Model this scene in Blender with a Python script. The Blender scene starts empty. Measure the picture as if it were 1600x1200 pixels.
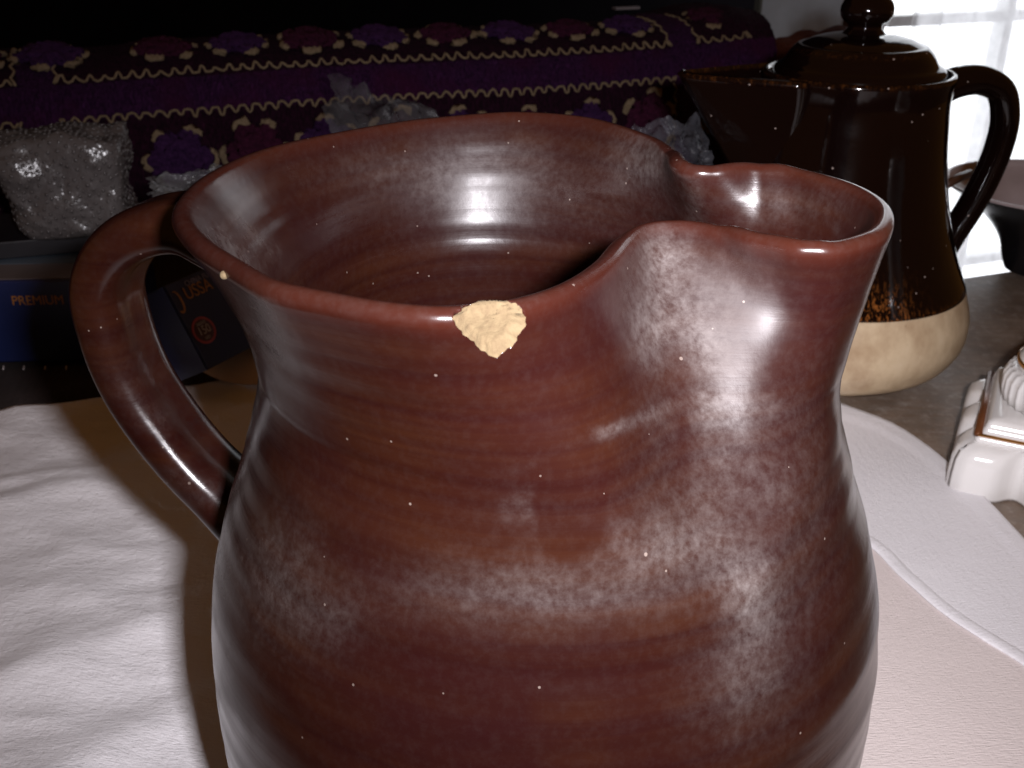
import bpy, bmesh, math, random
import numpy as np
from mathutils import Vector, Matrix, noise
R = math.radians
random.seed(7)
S = bpy.context.scene
C = S.collection

# ------------------------------------------------------------------ camera
ZC = 0.3314                                   # camera height above the table top
cam = bpy.data.objects.new('camera', bpy.data.cameras.new('camera'))
C.objects.link(cam); S.camera = cam
cam.location = (0, 0, ZC); cam.rotation_euler = (R(64), 0, 0)
cam.data.lens = 36; cam.data.sensor_width = 36
cam.data.clip_start = 0.01; cam.data.clip_end = 50
cam.data.dof.use_dof = True; cam.data.dof.focus_distance = 0.30; cam.data.dof.aperture_fstop = 34

# ------------------------------------------------------------------ world, lamps, exposure
W = bpy.data.worlds.new('World'); S.world = W; W.use_nodes = True
bg = W.node_tree.nodes['Background']
bg.inputs[0].default_value = (1.0, 0.42, 0.11, 1); bg.inputs[1].default_value = 0.070
# the camera's own flash: a small lamp beside and a little above the lens
fl = bpy.data.objects.new('camera_flash', bpy.data.lights.new('camera_flash', 'AREA'))
C.objects.link(fl); fl.location = (0.043, -0.01, 0.356)
fl.rotation_euler = (R(69), 0, R(-2))
fl.data.shape = 'RECTANGLE'; fl.data.size = 0.024; fl.data.size_y = 0.014
fl.data.energy = 2.0; fl.data.spread = R(104); fl.data.color = (1.0, 0.965, 1.02)
S.view_settings.view_transform = 'Standard'; S.view_settings.look = 'None'
S.view_settings.exposure = 0; S.view_settings.gamma = 1

# ------------------------------------------------------------------ helpers
F = 1600.0; CP, SP = math.cos(R(26)), math.sin(R(26))
def at(px, py, z=None, y=None):              # point of the photograph -> place on a level or a depth
    v = (600 - py) / F
    d = Vector(((px - 800) / F, CP + v * SP, -SP + v * CP))
    d *= ((z - ZC) / d.z) if z is not None else y / d.y
    return d + Vector((0, 0, ZC))
def smooth(a, b, x):
    t = np.clip((np.asarray(x, float) - a) / (b - a), 0, 1); return t * t * (3 - 2 * t)
def cub(k, v, x):
    k = np.asarray(k, float); v = np.asarray(v, float); x = np.asarray(x, float)
    m = np.gradient(v, k, axis=0); i = np.clip(np.searchsorted(k, x) - 1, 0, len(k) - 2)
    H = k[i + 1] - k[i]; t = (x - k[i]) / H
    if v.ndim == 2: H = H[:, None]; t = t[:, None]
    return (2*t**3-3*t**2+1)*v[i]+(t**3-2*t**2+t)*H*m[i]+(-2*t**3+3*t**2)*v[i+1]+(t**3-t**2)*H*m[i+1]
def obj(name, verts, faces, m=None, parent=None, shade=True):
    me = bpy.data.meshes.new(name)
    me.from_pydata([tuple(map(float, v)) for v in verts], [], [tuple(map(int, f)) for f in faces])
    if shade: me.polygons.foreach_set('use_smooth', [True] * len(me.polygons))
    if m: me.materials.append(m)
    me.update()
    o = bpy.data.objects.new(name, me); C.objects.link(o)
    if parent: o.parent = parent
    return o
def bobj(name, bm, m=None, parent=None, shade=True):
    me = bpy.data.meshes.new(name); bm.normal_update(); bm.to_mesh(me); bm.free()
    if shade: me.polygons.foreach_set('use_smooth', [True] * len(me.polygons))
    if m: me.materials.append(m)
    o = bpy.data.objects.new(name, me); C.objects.link(o)
    if parent: o.parent = parent
    return o
def empty(name, loc=(0, 0, 0), rz=0):
    o = bpy.data.objects.new(name, None); C.objects.link(o); o.location = loc; o.rotation_euler = (0, 0, rz)
    o.empty_display_size = 0.02; return o
def tag(o, label=None, cat=None, group=None, kind=None):
    if label: o['label'] = label
    if cat: o['category'] = cat
    if group: o['group'] = group
    if kind: o['kind'] = kind
    return o
def attr(o, name, vals):
    a = o.data.attributes.new(name, 'FLOAT', 'POINT'); a.data.foreach_set('value', np.asarray(vals, np.float32))
def grid_faces(nr, nc, wrap=True, off=0):
    f = []
    for i in range(nr - 1):
        for j in range(nc if wrap else nc - 1):
            k = (j + 1) % nc
            f.append((off + i*nc + j, off + i*nc + k, off + (i+1)*nc + k, off + (i+1)*nc + j))
    return f
def lathe(name, prof, m, parent=None, n=96, loc=(0, 0, 0), cap=True, mod=None):
    vs = []
    for r, z in prof:
        for j in range(n):
            a = 2 * math.pi * j / n; rr = r * (mod(a, z) if mod else 1)
            vs.append((loc[0] + rr * math.cos(a), loc[1] + rr * math.sin(a), loc[2] + z))
    fs = grid_faces(len(prof), n)
    if cap:
        fs.append(tuple(range(n))[::-1]); fs.append(tuple(range((len(prof)-1)*n, len(prof)*n)))
    return obj(name, vs, fs, m, parent)
def spline(pts, n):
    pts = np.array(pts, float); k = np.concatenate([[0], np.cumsum(np.linalg.norm(np.diff(pts, axis=0), axis=1))])
    return cub(k, pts, np.linspace(0, k[-1], n))
def sweep(name, pts, up, secf, m, parent=None, ns=24, cap=True):
    """sweep a section along pts; up = vector giving the width axis; secf(t, phi) -> (width, thickness offsets)"""
    pts = np.array(pts, float); n = len(pts); vs = []
    for i in range(n):
        T = pts[min(i+1, n-1)] - pts[max(i-1, 0)]; T /= np.linalg.norm(T)
        Wd = np.array(up(i) if callable(up) else up, float); Wd = Wd - T * (Wd @ T); Wd /= np.linalg.norm(Wd)
        N = np.cross(T, Wd)
        for j in range(ns):
            a, b = secf(i / (n - 1), 2 * math.pi * j / ns)
            vs.append(pts[i] + Wd * a + N * b)
    fs = grid_faces(n, ns)
    if cap: fs.append(tuple(range(ns))[::-1]); fs.append(tuple(range((n-1)*ns, n*ns)))
    return obj(name, vs, fs, m, parent)
def tube(name, pts, r, m, parent=None, ns=8, up=(0.13, 0.2, 1)):
    return sweep(name, pts, up, lambda t, a: (r * math.cos(a), r * math.sin(a)), m, parent, ns)
def rbox(name, sx, sy, sz, m, parent=None, bev=0.002, loc=(0, 0, 0), rot=None, seg=2):
    bm = bmesh.new(); bmesh.ops.create_cube(bm, size=1)
    for v in bm.verts: v.co = Vector((v.co.x * sx, v.co.y * sy, (v.co.z + .5) * sz))
    if bev: bmesh.ops.bevel(bm, geom=bm.edges[:], offset=bev, segments=seg, affect='EDGES', profile=.5)
    M = Matrix.Translation(loc) @ (rot.to_4x4() if rot else Matrix.Identity(4))
    bmesh.ops.transform(bm, matrix=M, verts=bm.verts)
    o = bobj(name, bm, m, parent, shade=False); return o
def nz(p, sc, oct=4): return noise.fractal(Vector(p) * sc, 1.0, 2.0, oct)

# ------------------------------------------------------------------ materials
class NT:
    def __init__(s, name):
        s.m = bpy.data.materials.new(name); s.m.use_nodes = True; s.t = s.m.node_tree
        s.b = s.t.nodes['Principled BSDF']; s.out = s.t.nodes['Material Output']
    def n(s, kind, **kw):
        x = s.t.nodes.new(kind)
        for k, v in kw.items():
            if k in x.inputs: x.inputs[k].default_value = v
            else: setattr(x, k, v)
        return x
    def l(s, a, b): s.t.links.new(a, b)
    def coord(s, scale=(1, 1, 1), kind='Object'):
        tc = s.n('ShaderNodeTexCoord'); mp = s.n('ShaderNodeMapping'); mp.inputs['Scale'].default_value = scale
        s.l(tc.outputs[kind], mp.inputs['Vector']); return mp.outputs[0]
    def noise(s, vec, scale, detail=4, rough=.6):
        x = s.n('ShaderNodeTexNoise', Scale=scale, Detail=detail, Roughness=rough); s.l(vec, x.inputs['Vector']); return x.outputs['Fac']
    def ramp(s, fac, stops):
        x = s.n('ShaderNodeValToRGB'); e = x.color_ramp.elements
        while len(e) < len(stops): e.new(.5)
        for i, (p, c) in enumerate(stops):
            e[i].position = p; e[i].color = (*c, 1) if len(c) == 3 else c
        s.l(fac, x.inputs[0]); return x.outputs[0]
    def mix(s, fac, a, b):
        x = s.n('ShaderNodeMix', data_type='RGBA')
        for sock, v in ((x.inputs[0], fac), (x.inputs[6], a), (x.inputs[7], b)):
            if hasattr(v, 'is_output'): s.l(v, sock)
            elif isinstance(v, (int, float)): sock.default_value = v
            else: sock.default_value = (*v, 1)
        return x.outputs[2]
    def math(s, op, a, b=0.0, clamp=False):
        x = s.n('ShaderNodeMath', operation=op, use_clamp=clamp)
        for sock, v in ((x.inputs[0], a), (x.inputs[1], b)):
            if hasattr(v, 'is_output'): s.l(v, sock)
            else: sock.default_value = v
        return x.outputs[0]
    def bump(s, h, dist, strength=1.0, prev=None):
        x = s.n('ShaderNodeBump', Strength=strength, Distance=dist); s.l(h, x.inputs['Height'])
        if prev is not None: s.l(prev, x.inputs['Normal'])
        return x.outputs[0]
    def set(s, **kw):
        for k, v in kw.items():
            k = k.replace('_', ' ')
            sock = s.b.inputs[k]
            if hasattr(v, 'is_output'): s.l(v, sock)
            elif isinstance(v, (tuple, list)): sock.default_value = (*v, 1) if len(v) == 3 else v
            else: sock.default_value = v
        return s
def simple(name, col, rough=.5, var=.25, sc=60, bump=0.0, bsc=200, **kw):
    t = NT(name); v = t.coord()
    c = t.mix(t.noise(v, sc), tuple(x * (1 - var) for x in col), tuple(min(1, x * (1 + var)) for x in col))
    t.set(Base_Color=c, Roughness=rough, **kw)
    if bump: t.set(Normal=t.bump(t.noise(v, bsc), bump))
    return t.m

def mat_jug():
    t = NT('jug_glaze'); v = t.coord()
    vr = t.coord((3, 3, 210))                                         # turning rings run round the pot
    rings = t.noise(vr, 1.0, 5, .55)
    big = t.noise(v, 14, 4, .6)
    col = t.mix(t.ramp(rings, [(.35, (0, 0, 0)), (.65, (1, 1, 1))]), (.0128, .0028, .0020), (.0210, .0060, .0029))
    col = t.mix(t.ramp(big, [(.4, (0, 0, 0)), (.7, (1, 1, 1))]), col, (.0125, .0028, .0030))
    edge = t.n('ShaderNodeAttribute', attribute_name='edge').outputs['Fac']
    col = t.mix(edge, col, (.034, .0080, .0045))
    # dry dust, with pale sheen painted in the same mask
    dust_sheen = t.n('ShaderNodeAttribute', attribute_name='dust_sheen').outputs['Fac']
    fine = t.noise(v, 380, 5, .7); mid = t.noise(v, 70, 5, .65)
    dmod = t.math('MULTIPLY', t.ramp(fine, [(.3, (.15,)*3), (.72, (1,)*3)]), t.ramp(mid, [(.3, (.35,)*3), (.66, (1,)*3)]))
    dm = t.math('MULTIPLY', dust_sheen, dmod, True)
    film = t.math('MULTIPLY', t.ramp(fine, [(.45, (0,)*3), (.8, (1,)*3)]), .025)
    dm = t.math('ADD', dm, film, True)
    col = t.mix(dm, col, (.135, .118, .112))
    # pale specks in the glaze
    def specks(sc, rad, keep):
        vo = t.n('ShaderNodeTexVoronoi', Scale=sc); t.l(v, vo.inputs['Vector'])
        sep = t.n('ShaderNodeSeparateColor'); t.l(vo.outputs['Color'], sep.inputs[0])
        return t.math('MULTIPLY', t.math('LESS_THAN', vo.outputs['Distance'], rad), t.math('GREATER_THAN', sep.outputs[0], keep))
    sp = t.math('MAXIMUM', specks(260, .09, .90), specks(90, .045, .92))
    col = t.mix(t.math('MULTIPLY', sp, t.math('MULTIPLY', mid, .8)), col, (.26, .21, .18))
    haze = t.n('ShaderNodeAttribute', attribute_name='haze').outputs['Fac']
    rough = t.math('ADD', t.math('ADD', haze, t.math('MULTIPLY', dm, .40)), t.math('ADD', .13, t.math('MULTIPLY', mid, .14)), True)
    b = t.bump(rings, .00030, .35)
    b = t.bump(t.noise(v, 40, 2, .4), .0009, .4, b)
    b = t.bump(fine, .00008, .5, b)
    t.set(Base_Color=col, Roughness=rough, Normal=b, IOR=1.43)
    return t.m
def mat_satin():
    t = NT('white_satin'); v = t.coord()
    weave = t.noise(t.coord((260, 1400, 300)), 1.0, 3, .6)
    big = t.noise(v, 9, 4, .55)
    col = t.mix(big, (.74, .715, .735), (.85, .83, .85))
    st = t.noise(v, 45, 6, .7)
    col = t.mix(t.ramp(st, [(.62, (0,)*3), (.8, (.35,)*3)]), col, (.60, .565, .58))
    pk = t.n('ShaderNodeAttribute', attribute_name='panel').outputs['Fac']
    col = t.mix(pk, col, (.68, .595, .57))
    b = t.bump(weave, .0007, .9)
    b = t.bump(t.noise(t.coord((300, 120, 200)), 1.0, 6, .75), .0009, .6, b)
    cr = t.n('ShaderNodeAttribute', attribute_name='crease').outputs['Fac']
    b = t.bump(t.math('MULTIPLY', cr, t.noise(t.coord((26, 44, 30)), 1.0, 8, .68)), .0060, .5, b)
    t.set(Base_Color=col, Roughness=.42, Normal=b, Anisotropic=.4, Sheen_Weight=.15)
    return t.m
def mat_table():
    t = NT('table_wood'); v = t.coord()
    a = t.noise(v, 16, 7, .7); g = t.noise(t.coord((30, 220, 30)), 1.0, 5, .6)
    col = t.ramp(a, [(.3, (.075, .056, .044)), (.55, (.19, .145, .11)), (.75, (.32, .26, .21))])
    col = t.mix(t.math('MULTIPLY', t.ramp(g, [(.4, (0,)*3), (.7, (1,)*3)]), .45), col, (.15, .075, .038))
    col = t.mix(t.math('MULTIPLY', t.ramp(t.noise(v, 110, 5, .7), [(.5, (0,)*3), (.75, (1,)*3)]), .5), col, (.42, .38, .345))
    t.set(Base_Color=col, Roughness=t.math('ADD', .32, t.math('MULTIPLY', a, .3)), Normal=t.bump(t.noise(v, 260, 5, .7), .0005, .6))
    return t.m
def mat_pot_brown():
    t = NT('dark_pot_glaze'); v = t.coord()
    col = t.mix(t.noise(v, 18, 4), (.0022, .0007, .0006), (.0042, .0014, .0011))
    e = t.n('ShaderNodeAttribute', attribute_name='edge').outputs['Fac']
    st = t.noise(t.coord((500, 500, 60)), 1.0, 4, .7)
    col = t.mix(t.math('MULTIPLY', e, t.ramp(st, [(.50, (0,)*3), (.62, (1,)*3)])), col, (.17, .055, .012))  # orange at the glaze edges, also the painted warm reflection
    sp = t.n('ShaderNodeTexVoronoi', Scale=160); t.l(v, sp.inputs['Vector'])
    sc = t.n('ShaderNodeSeparateColor'); t.l(sp.outputs['Color'], sc.inputs[0])
    s = t.math('MULTIPLY', t.math('LESS_THAN', sp.outputs['Distance'], .09), t.math('GREATER_THAN', sc.outputs[0], .86))
    col = t.mix(t.math('MULTIPLY', s, .7), col, (.35, .28, .25))
    t.set(Base_Color=col, Roughness=.09, Normal=t.bump(t.noise(v, 45, 3), .0006, .4), IOR=1.45)
    return t.m
def mat_pot_cream():
    t = NT('cream_stoneware'); v = t.coord()
    sw = t.noise(t.coord((60, 60, 45)), 1.0, 5, .6)
    col = t.ramp(sw, [(.3, (.34, .235, .14)), (.6, (.50, .385, .25)), (.8, (.56, .45, .31))])
    sp = t.noise(v, 320, 2, .5)
    col = t.mix(t.ramp(sp, [(.72, (0,)*3), (.8, (.7,)*3)]), col, (.2, .12, .06))
    t.set(Base_Color=col, Roughness=.32, Normal=t.bump(sw, .0012, .4))
    return t.m
def mat_yarn(name, a, b, sc=300):
    t = NT(name); v = t.coord()
    n1 = t.noise(v, sc, 5, .7); n2 = t.noise(v, 35, 3, .6)
    col = t.mix(t.ramp(n1, [(.35, (0,)*3), (.7, (1,)*3)]), a, b)
    col = t.mix(t.math('MULTIPLY', n2, .5), col, tuple(x * .35 for x in a))
    t.set(Base_Color=col, Roughness=.95, Sheen_Weight=.6, Normal=t.bump(n1, .003, .9))
    t.b.inputs['Specular IOR Level'].default_value = .1
    t.b.inputs['Sheen Tint'].default_value = (*b, 1)
    return t.m
def mat_shawl():
    t = NT('shawl_knit'); v = t.coord()
    p = t.n('ShaderNodeAttribute', attribute_name='panel').outputs['Fac']
    st = t.noise(t.coord((420, 420, 110)), 1.0, 5, .75)
    st = t.ramp(st, [(.36, (0,)*3), (.66, (1,)*3)])
    d = t.mix(st, (.006, .0010, .004), (.036, .0055, .022))
    l = t.mix(st, (.011, .002, .015), (.066, .015, .076))
    l = t.mix(t.ramp(t.noise(v, 22, 3), [(.45, (0,)*3), (.7, (.7,)*3)]), l, (.05, .005, .03))
    t.set(Base_Color=t.mix(p, d, l), Roughness=.95, Normal=t.bump(st, .004, .9))
    t.b.inputs['Specular IOR Level'].default_value = .1
    return t.m
def mat_plastic(name, fac, tint=(.75, .75, .78), rough=.2):
    t = NT(name); v = t.coord()
    tr = t.n('ShaderNodeBsdfTransparent'); tr.inputs[0].default_value = (.93, .93, .95, 1)
    t.set(Base_Color=tint, Roughness=rough, Normal=t.bump(t.noise(v, 90, 5, .7), .003, .6))
    mx = t.n('ShaderNodeMixShader')
    f = t.ramp(t.noise(v, 40, 4, .6), [(.3, (fac * .55,)*3), (.75, (min(1, fac * 1.5),)*3)])
    t.l(f, mx.inputs[0]); t.l(tr.outputs[0], mx.inputs[1]); t.l(t.b.outputs[0], mx.inputs[2]); t.l(mx.outputs[0], t.out.inputs[0])
    return t.m
def mat_emit(name, col, st):
    t = NT(name); e = t.n('ShaderNodeEmission'); v = t.coord()
    c = t.mix(t.noise(v, 3), tuple(x * .85 for x in col), col)
    t.l(c, e.inputs[0]); e.inputs[1].default_value = st; t.l(e.outputs[0], t.out.inputs[0]); return t.m
def mat_curtain():
    t = NT('net_curtain'); v = t.coord()
    tr = t.n('ShaderNodeBsdfTranslucent'); df = t.n('ShaderNodeBsdfDiffuse'); tp = t.n('ShaderNodeBsdfTransparent')
    lace = t.ramp(t.noise(v, 28, 5, .65), [(.35, (.68, .67, .69)), (.7, (.86, .85, .87))])
    t.l(lace, tr.inputs[0]); t.l(lace, df.inputs[0])
    m1 = t.n('ShaderNodeMixShader'); m1.inputs[0].default_value = .25
    t.l(tr.outputs[0], m1.inputs[1]); t.l(df.outputs[0], m1.inputs[2])
    m2 = t.n('ShaderNodeMixShader'); m2.inputs[0].default_value = .35
    t.l(m1.outputs[0], m2.inputs[1]); t.l(tp.outputs[0], m2.inputs[2]); t.l(m2.outputs[0], t.out.inputs[0])
    return t.m
JUG = mat_jug(); SATIN = mat_satin(); TABLE = mat_table(); POTB = mat_pot_brown(); POTC = mat_pot_cream()
def mat_clay():
    t = NT('bare_clay'); v = t.coord()
    n = t.noise(v, 520, 3, .6)
    c = t.ramp(n, [(.25, (.078, .050, .023)), (.5, (.100, .069, .033)), (.78, (.118, .084, .042))])
    t.set(Base_Color=c, Roughness=.9, Normal=t.bump(n, .0006, .8)); return t.m
CLAY = mat_clay()
WHITE = simple('white_porcelain', (.72, .70, .68), .12, .06, 20)
GOLD = simple('gold_line', (.55, .25, .06), .25, .2, 200, Metallic=.8)
BROWNLINE = simple('brown_gilt_line', (.16, .055, .02), .3, .2, 200, Metallic=.4)
CORD = simple('brown_corduroy', (.018, .010, .009), .95, .35, 120, .002, 400)
STITCH = simple('white_stitch', (.5, .45, .45), .8)
SOFA = simple('dark_upholstery', (.012, .008, .010), .95, .3, 80, .002, 300)
WALL = simple('dark_wall', (.003, .0025, .003), .9, .4, 6, Specular_IOR_Level=0.0)
GREYP = simple('grey_glass', (.40, .46, .52), .4, .3, 12)
WOODD = simple('dark_wood', (.05, .020, .010), .4, .4, 40)
RUST = mat_yarn('rust_wool', (.03, .006, .003), (.10, .026, .012), 180)
CREAMY = mat_yarn('cream_yarn', (.13, .09, .052), (.25, .185, .12))
VIOLET = mat_yarn('violet_yarn', (.012, .0032, .019), (.052, .016, .070))
MAROON = mat_yarn('maroon_yarn', (.015, .002, .008), (.055, .008, .028))
SHAWL = mat_shawl()

# ------------------------------------------------------------------ the room's direction (table, sofa and window run askew)
YAW = R(20); U = Vector((math.cos(YAW), math.sin(YAW), 0)); N = Vector((-math.sin(YAW), math.cos(YAW), 0))
E0 = Vector((0.421, 0.910, 0))               # a point on the table's far edge

# table
tb = empty('table', (0, 0, 0))
tag(tb, 'mottled grey-brown wooden table top under the jug and coffee pot', 'table')
cen = E0 - U * .25 - N * .62
rbox('table_top', 2.0, 1.24, .035, TABLE, tb, .006, loc=(cen.x, cen.y, -.035), rot=Matrix.Rotation(YAW, 3, 'Z'))

# ------------------------------------------------------------------ white satin cloth
def build_cloth():
    bx = Vector((0.0, .27))
    def edge(p): return Vector((p.x, p.y))
    B = []
    # far edge hangs level with the table edge on the left, round hem on the right
    for t_ in np.linspace(-.62, -.24, 9):
        p = E0 + U * (t_ - .376 + .18) - N * .006; B.append((p.x, p.y))
    B += [(.04, .722), (.13, .700), (.195, .668), (.236, .639), (.261, .612), (.273, .581), (.280, .545), (.284, .509), (.287, .473),
          (.290, .42), (.290, .35), (.275, .27), (.235, .205), (.17, .165), (.08, .150), (-.02, .148), (-.12, .156), (-.22, .18), (-.33, .215), (-.45, .26), (-.56, .31), (-.63, .38)]
    B = np.array(B); B2 = np.vstack([B, B[:1]])
    k = np.concatenate([[0], np.cumsum(np.linalg.norm(np.diff(B2, axis=0), axis=1))])
    ext = np.vstack([B[-2:], B2, B[1:3]]);
    kk = np.concatenate([[k[0]-np.linalg.norm(B[-1]-B[0])-np.linalg.norm(B[-2]-B[-1]), k[0]-np.linalg.norm(B[-1]-B[0])], k,
                         [k[-1]+np.linalg.norm(B[1]-B[0]), k[-1]+np.linalg.norm(B[1]-B[0])+np.linalg.norm(B[2]-B[1])]])
    n = 330; out = cub(kk, ext, np.linspace(0, k[-1], n, endpoint=False))
    nr = 105; vs = []; pan = []
    c0 = np.array([.01, .2872])
    for i in range(nr):
        t_ = (i / (nr - 1)) ** .9 if i else 0.0
        for j in range(n):
            p = c0 + (out[j] - c0) * t_
            p3 = Vector((p[0], p[1], 0))
            calm = float(smooth(.10, .20, np.linalg.norm(p - c0)))
            left = float(smooth(-.05, -.16, p[0]))
            z = .0022
            w = .5 + .5 * nz(p3 + Vector((3, 1, 0)), 6, 3)
            z += calm * left * (.005 * w + .0024 * nz(p3, 16, 5) + .0016 * (1 - 2 * abs(nz((p[0]*14 + 3, p[1]*24, 2), 1, 2))) + .003)
            # a few long soft folds on the left
            for (a, b, dx, dy, amp, wd) in () if calm * left == 0 else ((-.30, .50, .9, .30, .007, .013), (-.22, .36, .75, .55, .008, .016), (-.20, .27, .6, .8, .009, .014), (-.40, .40, .95, .1, .006, .02), (-.33, .52, .95, .25, .004, .006)):
                nn = math.hypot(dx, dy); dx /= nn; dy /= nn
                s = (p[0]-a)*dx + (p[1]-b)*dy; q = -(p[0]-a)*dy + (p[1]-b)*dx + .012 * nz((s*9, a*7, 0), 1, 2)
                z += calm * left * .6 * amp * math.exp(-(q/wd)**2) * math.exp(-(s/.12)**2)
            right = float(smooth(.12, .2, p[0]))
            z += calm * right * (.0016 + .0014 * nz(p3, 8, 2))
            if t_ > .955: z += .0004 + .0003 * (1 + nz(p3, 60, 2))              # rolled hem
            if i == nr - 1: z = .0004
            z = max(z, .0006)
            vs.append((p[0], p[1], z)); pan.append(p)
    o = obj('satin_cloth', vs, grid_faces(nr, n), SATIN)
    pan = np.array(pan)
    sx = np.interp(pan[:, 1], [.0, .2, .375, .405, .438, .467, .50, .60], [.20, .25, .241, .222, .209, .201, .18, .1])
    right = smooth(.10, .14, pan[:, 0])
    attr(o, 'panel', right * smooth(.006, -.004, pan[:, 0] - sx) * smooth(.50, .465, pan[:, 1]))
    attr(o, 'crease', .08 + .92 * smooth(0, -.12, pan[:, 0]))
    tag(o, 'creased white satin cloth spread under the brown jug', 'cloth')
    # stitched seam of the hem band on the right
    pts = spline([(.178, .500), (.191, .485), (.201, .467), (.209, .438), (.222, .405), (.241, .375), (.256, .32), (.258, .25)], 160)
    pts3 = [(x, y, .0042 + .0002 * math.sin(i * .31)) for i, (x, y) in enumerate(pts)]
    sweep('seam', pts3, (1, .6, 0), lambda t_, a: (.0042 * math.cos(a), .0011 * math.sin(a) * (1 + .10 * math.sin(t_ * 57))), SATIN, o, 10)
    return o
build_cloth()

# ------------------------------------------------------------------ the jug
AX, AY, H = .0104, .2872, .25
KD = [0, .015, .03, .045, .06, .08, .10, .12, .14, .165, .19, .215, .235, .246]
KR = [.0985, .0924, .0872, .0862, .0895, .0959, .1030, .1081, .1105, .1112, .1100, .1040, .0950, .0880]
RIM = [(-.091, .267, 191), (-.094, .289, 179), (-.092, .314, 165), (-.082, .344, 148), (-.064, .368, 133), (-.036, .392, 114), (0, .403, 95), (.029, .392, 80),
       (.048, .368, 68), (.056, .344, 53), (.057, .326, 36), (.065, .3235, 20), (.081, .3235, 7), (.094, .3155, 0), (.1035, .2985, -4), (.106, .281, -8), (.103, .267, -11.5),
       (.096, .253, -15), (.084, .243, -19), (.073, .242, -25), (.063, .249, -33), (.054, .261, -47), (.045, .267, -61), (.036, .264, -70), (.031, .254, -76),
       (.025, .237, -82), (.014, .216, -90), (.003, .204, -97), (-.013, .197, -106), (-.027, .199, -115), (-.041, .205, -124), (-.054, .212, -133), (-.067, .227, -144), (-.081, .246, -157)]
def build_jug():
    root = empty('jug', (AX, AY, .0026))
    tag(root, 'large chipped reddish-brown glazed pottery jug with pinched spout', 'jug')
    pts = np.array([(x, y) for x, y, _ in RIM]); th = np.radians([a for *_, a in RIM])
    th = -th                                             # increasing
    o = np.argsort(th); th = th[o]; pts = pts[o]
    th3 = np.concatenate([th - 2*np.pi, th, th + 2*np.pi]); p3 = np.vstack([pts] * 3)
    # sampling round the rim, denser at the chip and the pinches
    base = np.linspace(-np.pi, np.pi, 3600, endpoint=False)
    dens = 1 + 5.5 * np.exp(-((base - R(97)) / R(13))**2) + 1.6 * np.exp(-((base - R(65)) / R(14))**2) + 1.0 * np.exp(-((base + R(54)) / R(14))**2)
    cd = np.cumsum(dens); nT = 620
    T = np.interp(np.linspace(0, cd[-1], nT, endpoint=False), cd, base)
    rimxy = cub(th3, p3, T)
    # depths below the rim, denser near the rim
    D = np.concatenate([np.linspace(0, .031, 66), np.linspace(.0315, .10, 80)[1:], np.linspace(.102, .2455, 90)])
    r = cub(KD, KR, D)
    rn = np.where(D < .042, .0862, r)                     # neck continued upwards as a cylinder
    ang = np.degrees(-T)
    side = np.exp(-((ang + 10) / 56.0)**4)
    pin = np.exp(-((ang + 66) / 17.0)**2)
    Ln = .044 + .016 * side + .030 * pin; ex = 1.85 - .45 * side - .15 * pin
    wv = np.clip(1 - D[:, None] / Ln[None], 0, 1) ** ex[None]
    circ = np.stack([np.cos(-T), np.sin(-T)], -1)
    XY = np.array([AX, AY]) + circ[None] * rn[:, None, None]
    bk = np.clip(np.sin(-T), 0, 1) ** 1.5; fade = smooth(.10, .035, D)      # the neck sits further back behind the mouth
    XY[..., 1] += .013 * bk[None] * fade[:, None]; XY[..., 0] -= .018 * bk[None] * fade[:, None]
    XY = XY * (1 - wv[..., None]) + rimxy[None] * wv[..., None]
    # hand-thrown unevenness
    rng = np.random.default_rng(3)
    wob = np.zeros((len(D), nT))
    for k_ in range(14):
        wob += rng.normal(0, .000045) * np.sin(D[:, None] * rng.uniform(120, 700) + rng.integers(-2, 3) * T[None] + rng.uniform(0, 6))
    XY += circ[None] * wob[..., None] * smooth(.004, .02, D)[:, None, None]
    Z = np.broadcast_to((H - .0045 - D * (H - .0045) / H)[:, None], wob.shape)
    G = np.concatenate([XY, Z[..., None]], -1)
    Z2 = .0005 * np.exp(-((ang + 63) / 12.)**2) + .0028 * np.exp(-((ang - 38) / 15.)**2)        # the pinch is lifted a little by the thumb
    G[..., 2] += Z2[None] * np.clip(1 - D / .04, 0, 1)[:, None]
    def normals(G):
        dt = np.roll(G, -1, 1) - np.roll(G, 1, 1); dd = np.gradient(G, axis=0)
        n = np.cross(dt, dd); n /= np.linalg.norm(n, axis=-1, keepdims=True) + 1e-12
        s = np.sign(np.sum(n[..., :2] * (G[..., :2] - np.array([AX, AY])), -1).mean()); return n * s
    Nn = normals(G)
    th_w = .0058 + .0004 * smooth(.0, .045, D)
    # inner wall
    I = G - Nn * th_w[:, None, None]
    I += Nn * ((.00011 * np.sin(D * 520 + .8 * np.sin(D * 140)) + .00003 * np.sin(D * 1130 + 2)) * smooth(.004, .012, D))[:, None, None]   # finger rings inside
    I = I[D < .236]; nI = len(I)
    # the lip: half round from outside over to inside
    up = G[0] - G[2]; up /= np.linalg.norm(up, axis=-1, keepdims=True)
    mid = (G[0] + I[0]) / 2; half = (G[0] - I[0]) / 2
    lip = [mid + half * math.cos(a) + up * (.0031 * math.sin(a)) for a in np.linspace(0, math.pi, 11)[1:-1]]
    rows = [G[::-1], np.array(lip), I]
    V = np.concatenate(rows); nrow = len(V)
    isin = np.concatenate([np.zeros(len(G)), np.linspace(0, 1, len(lip)), np.ones(nI)])[:, None] + np.zeros((1, nT))
    edge = np.concatenate([np.exp(-(D[::-1] / .0022)**2) * .45, np.full(len(lip), .5), np.exp(-(D[:nI] / .003)**2) * .3])[:, None] * np.ones((1, nT))
    P = V.reshape(-1, 3)
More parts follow.
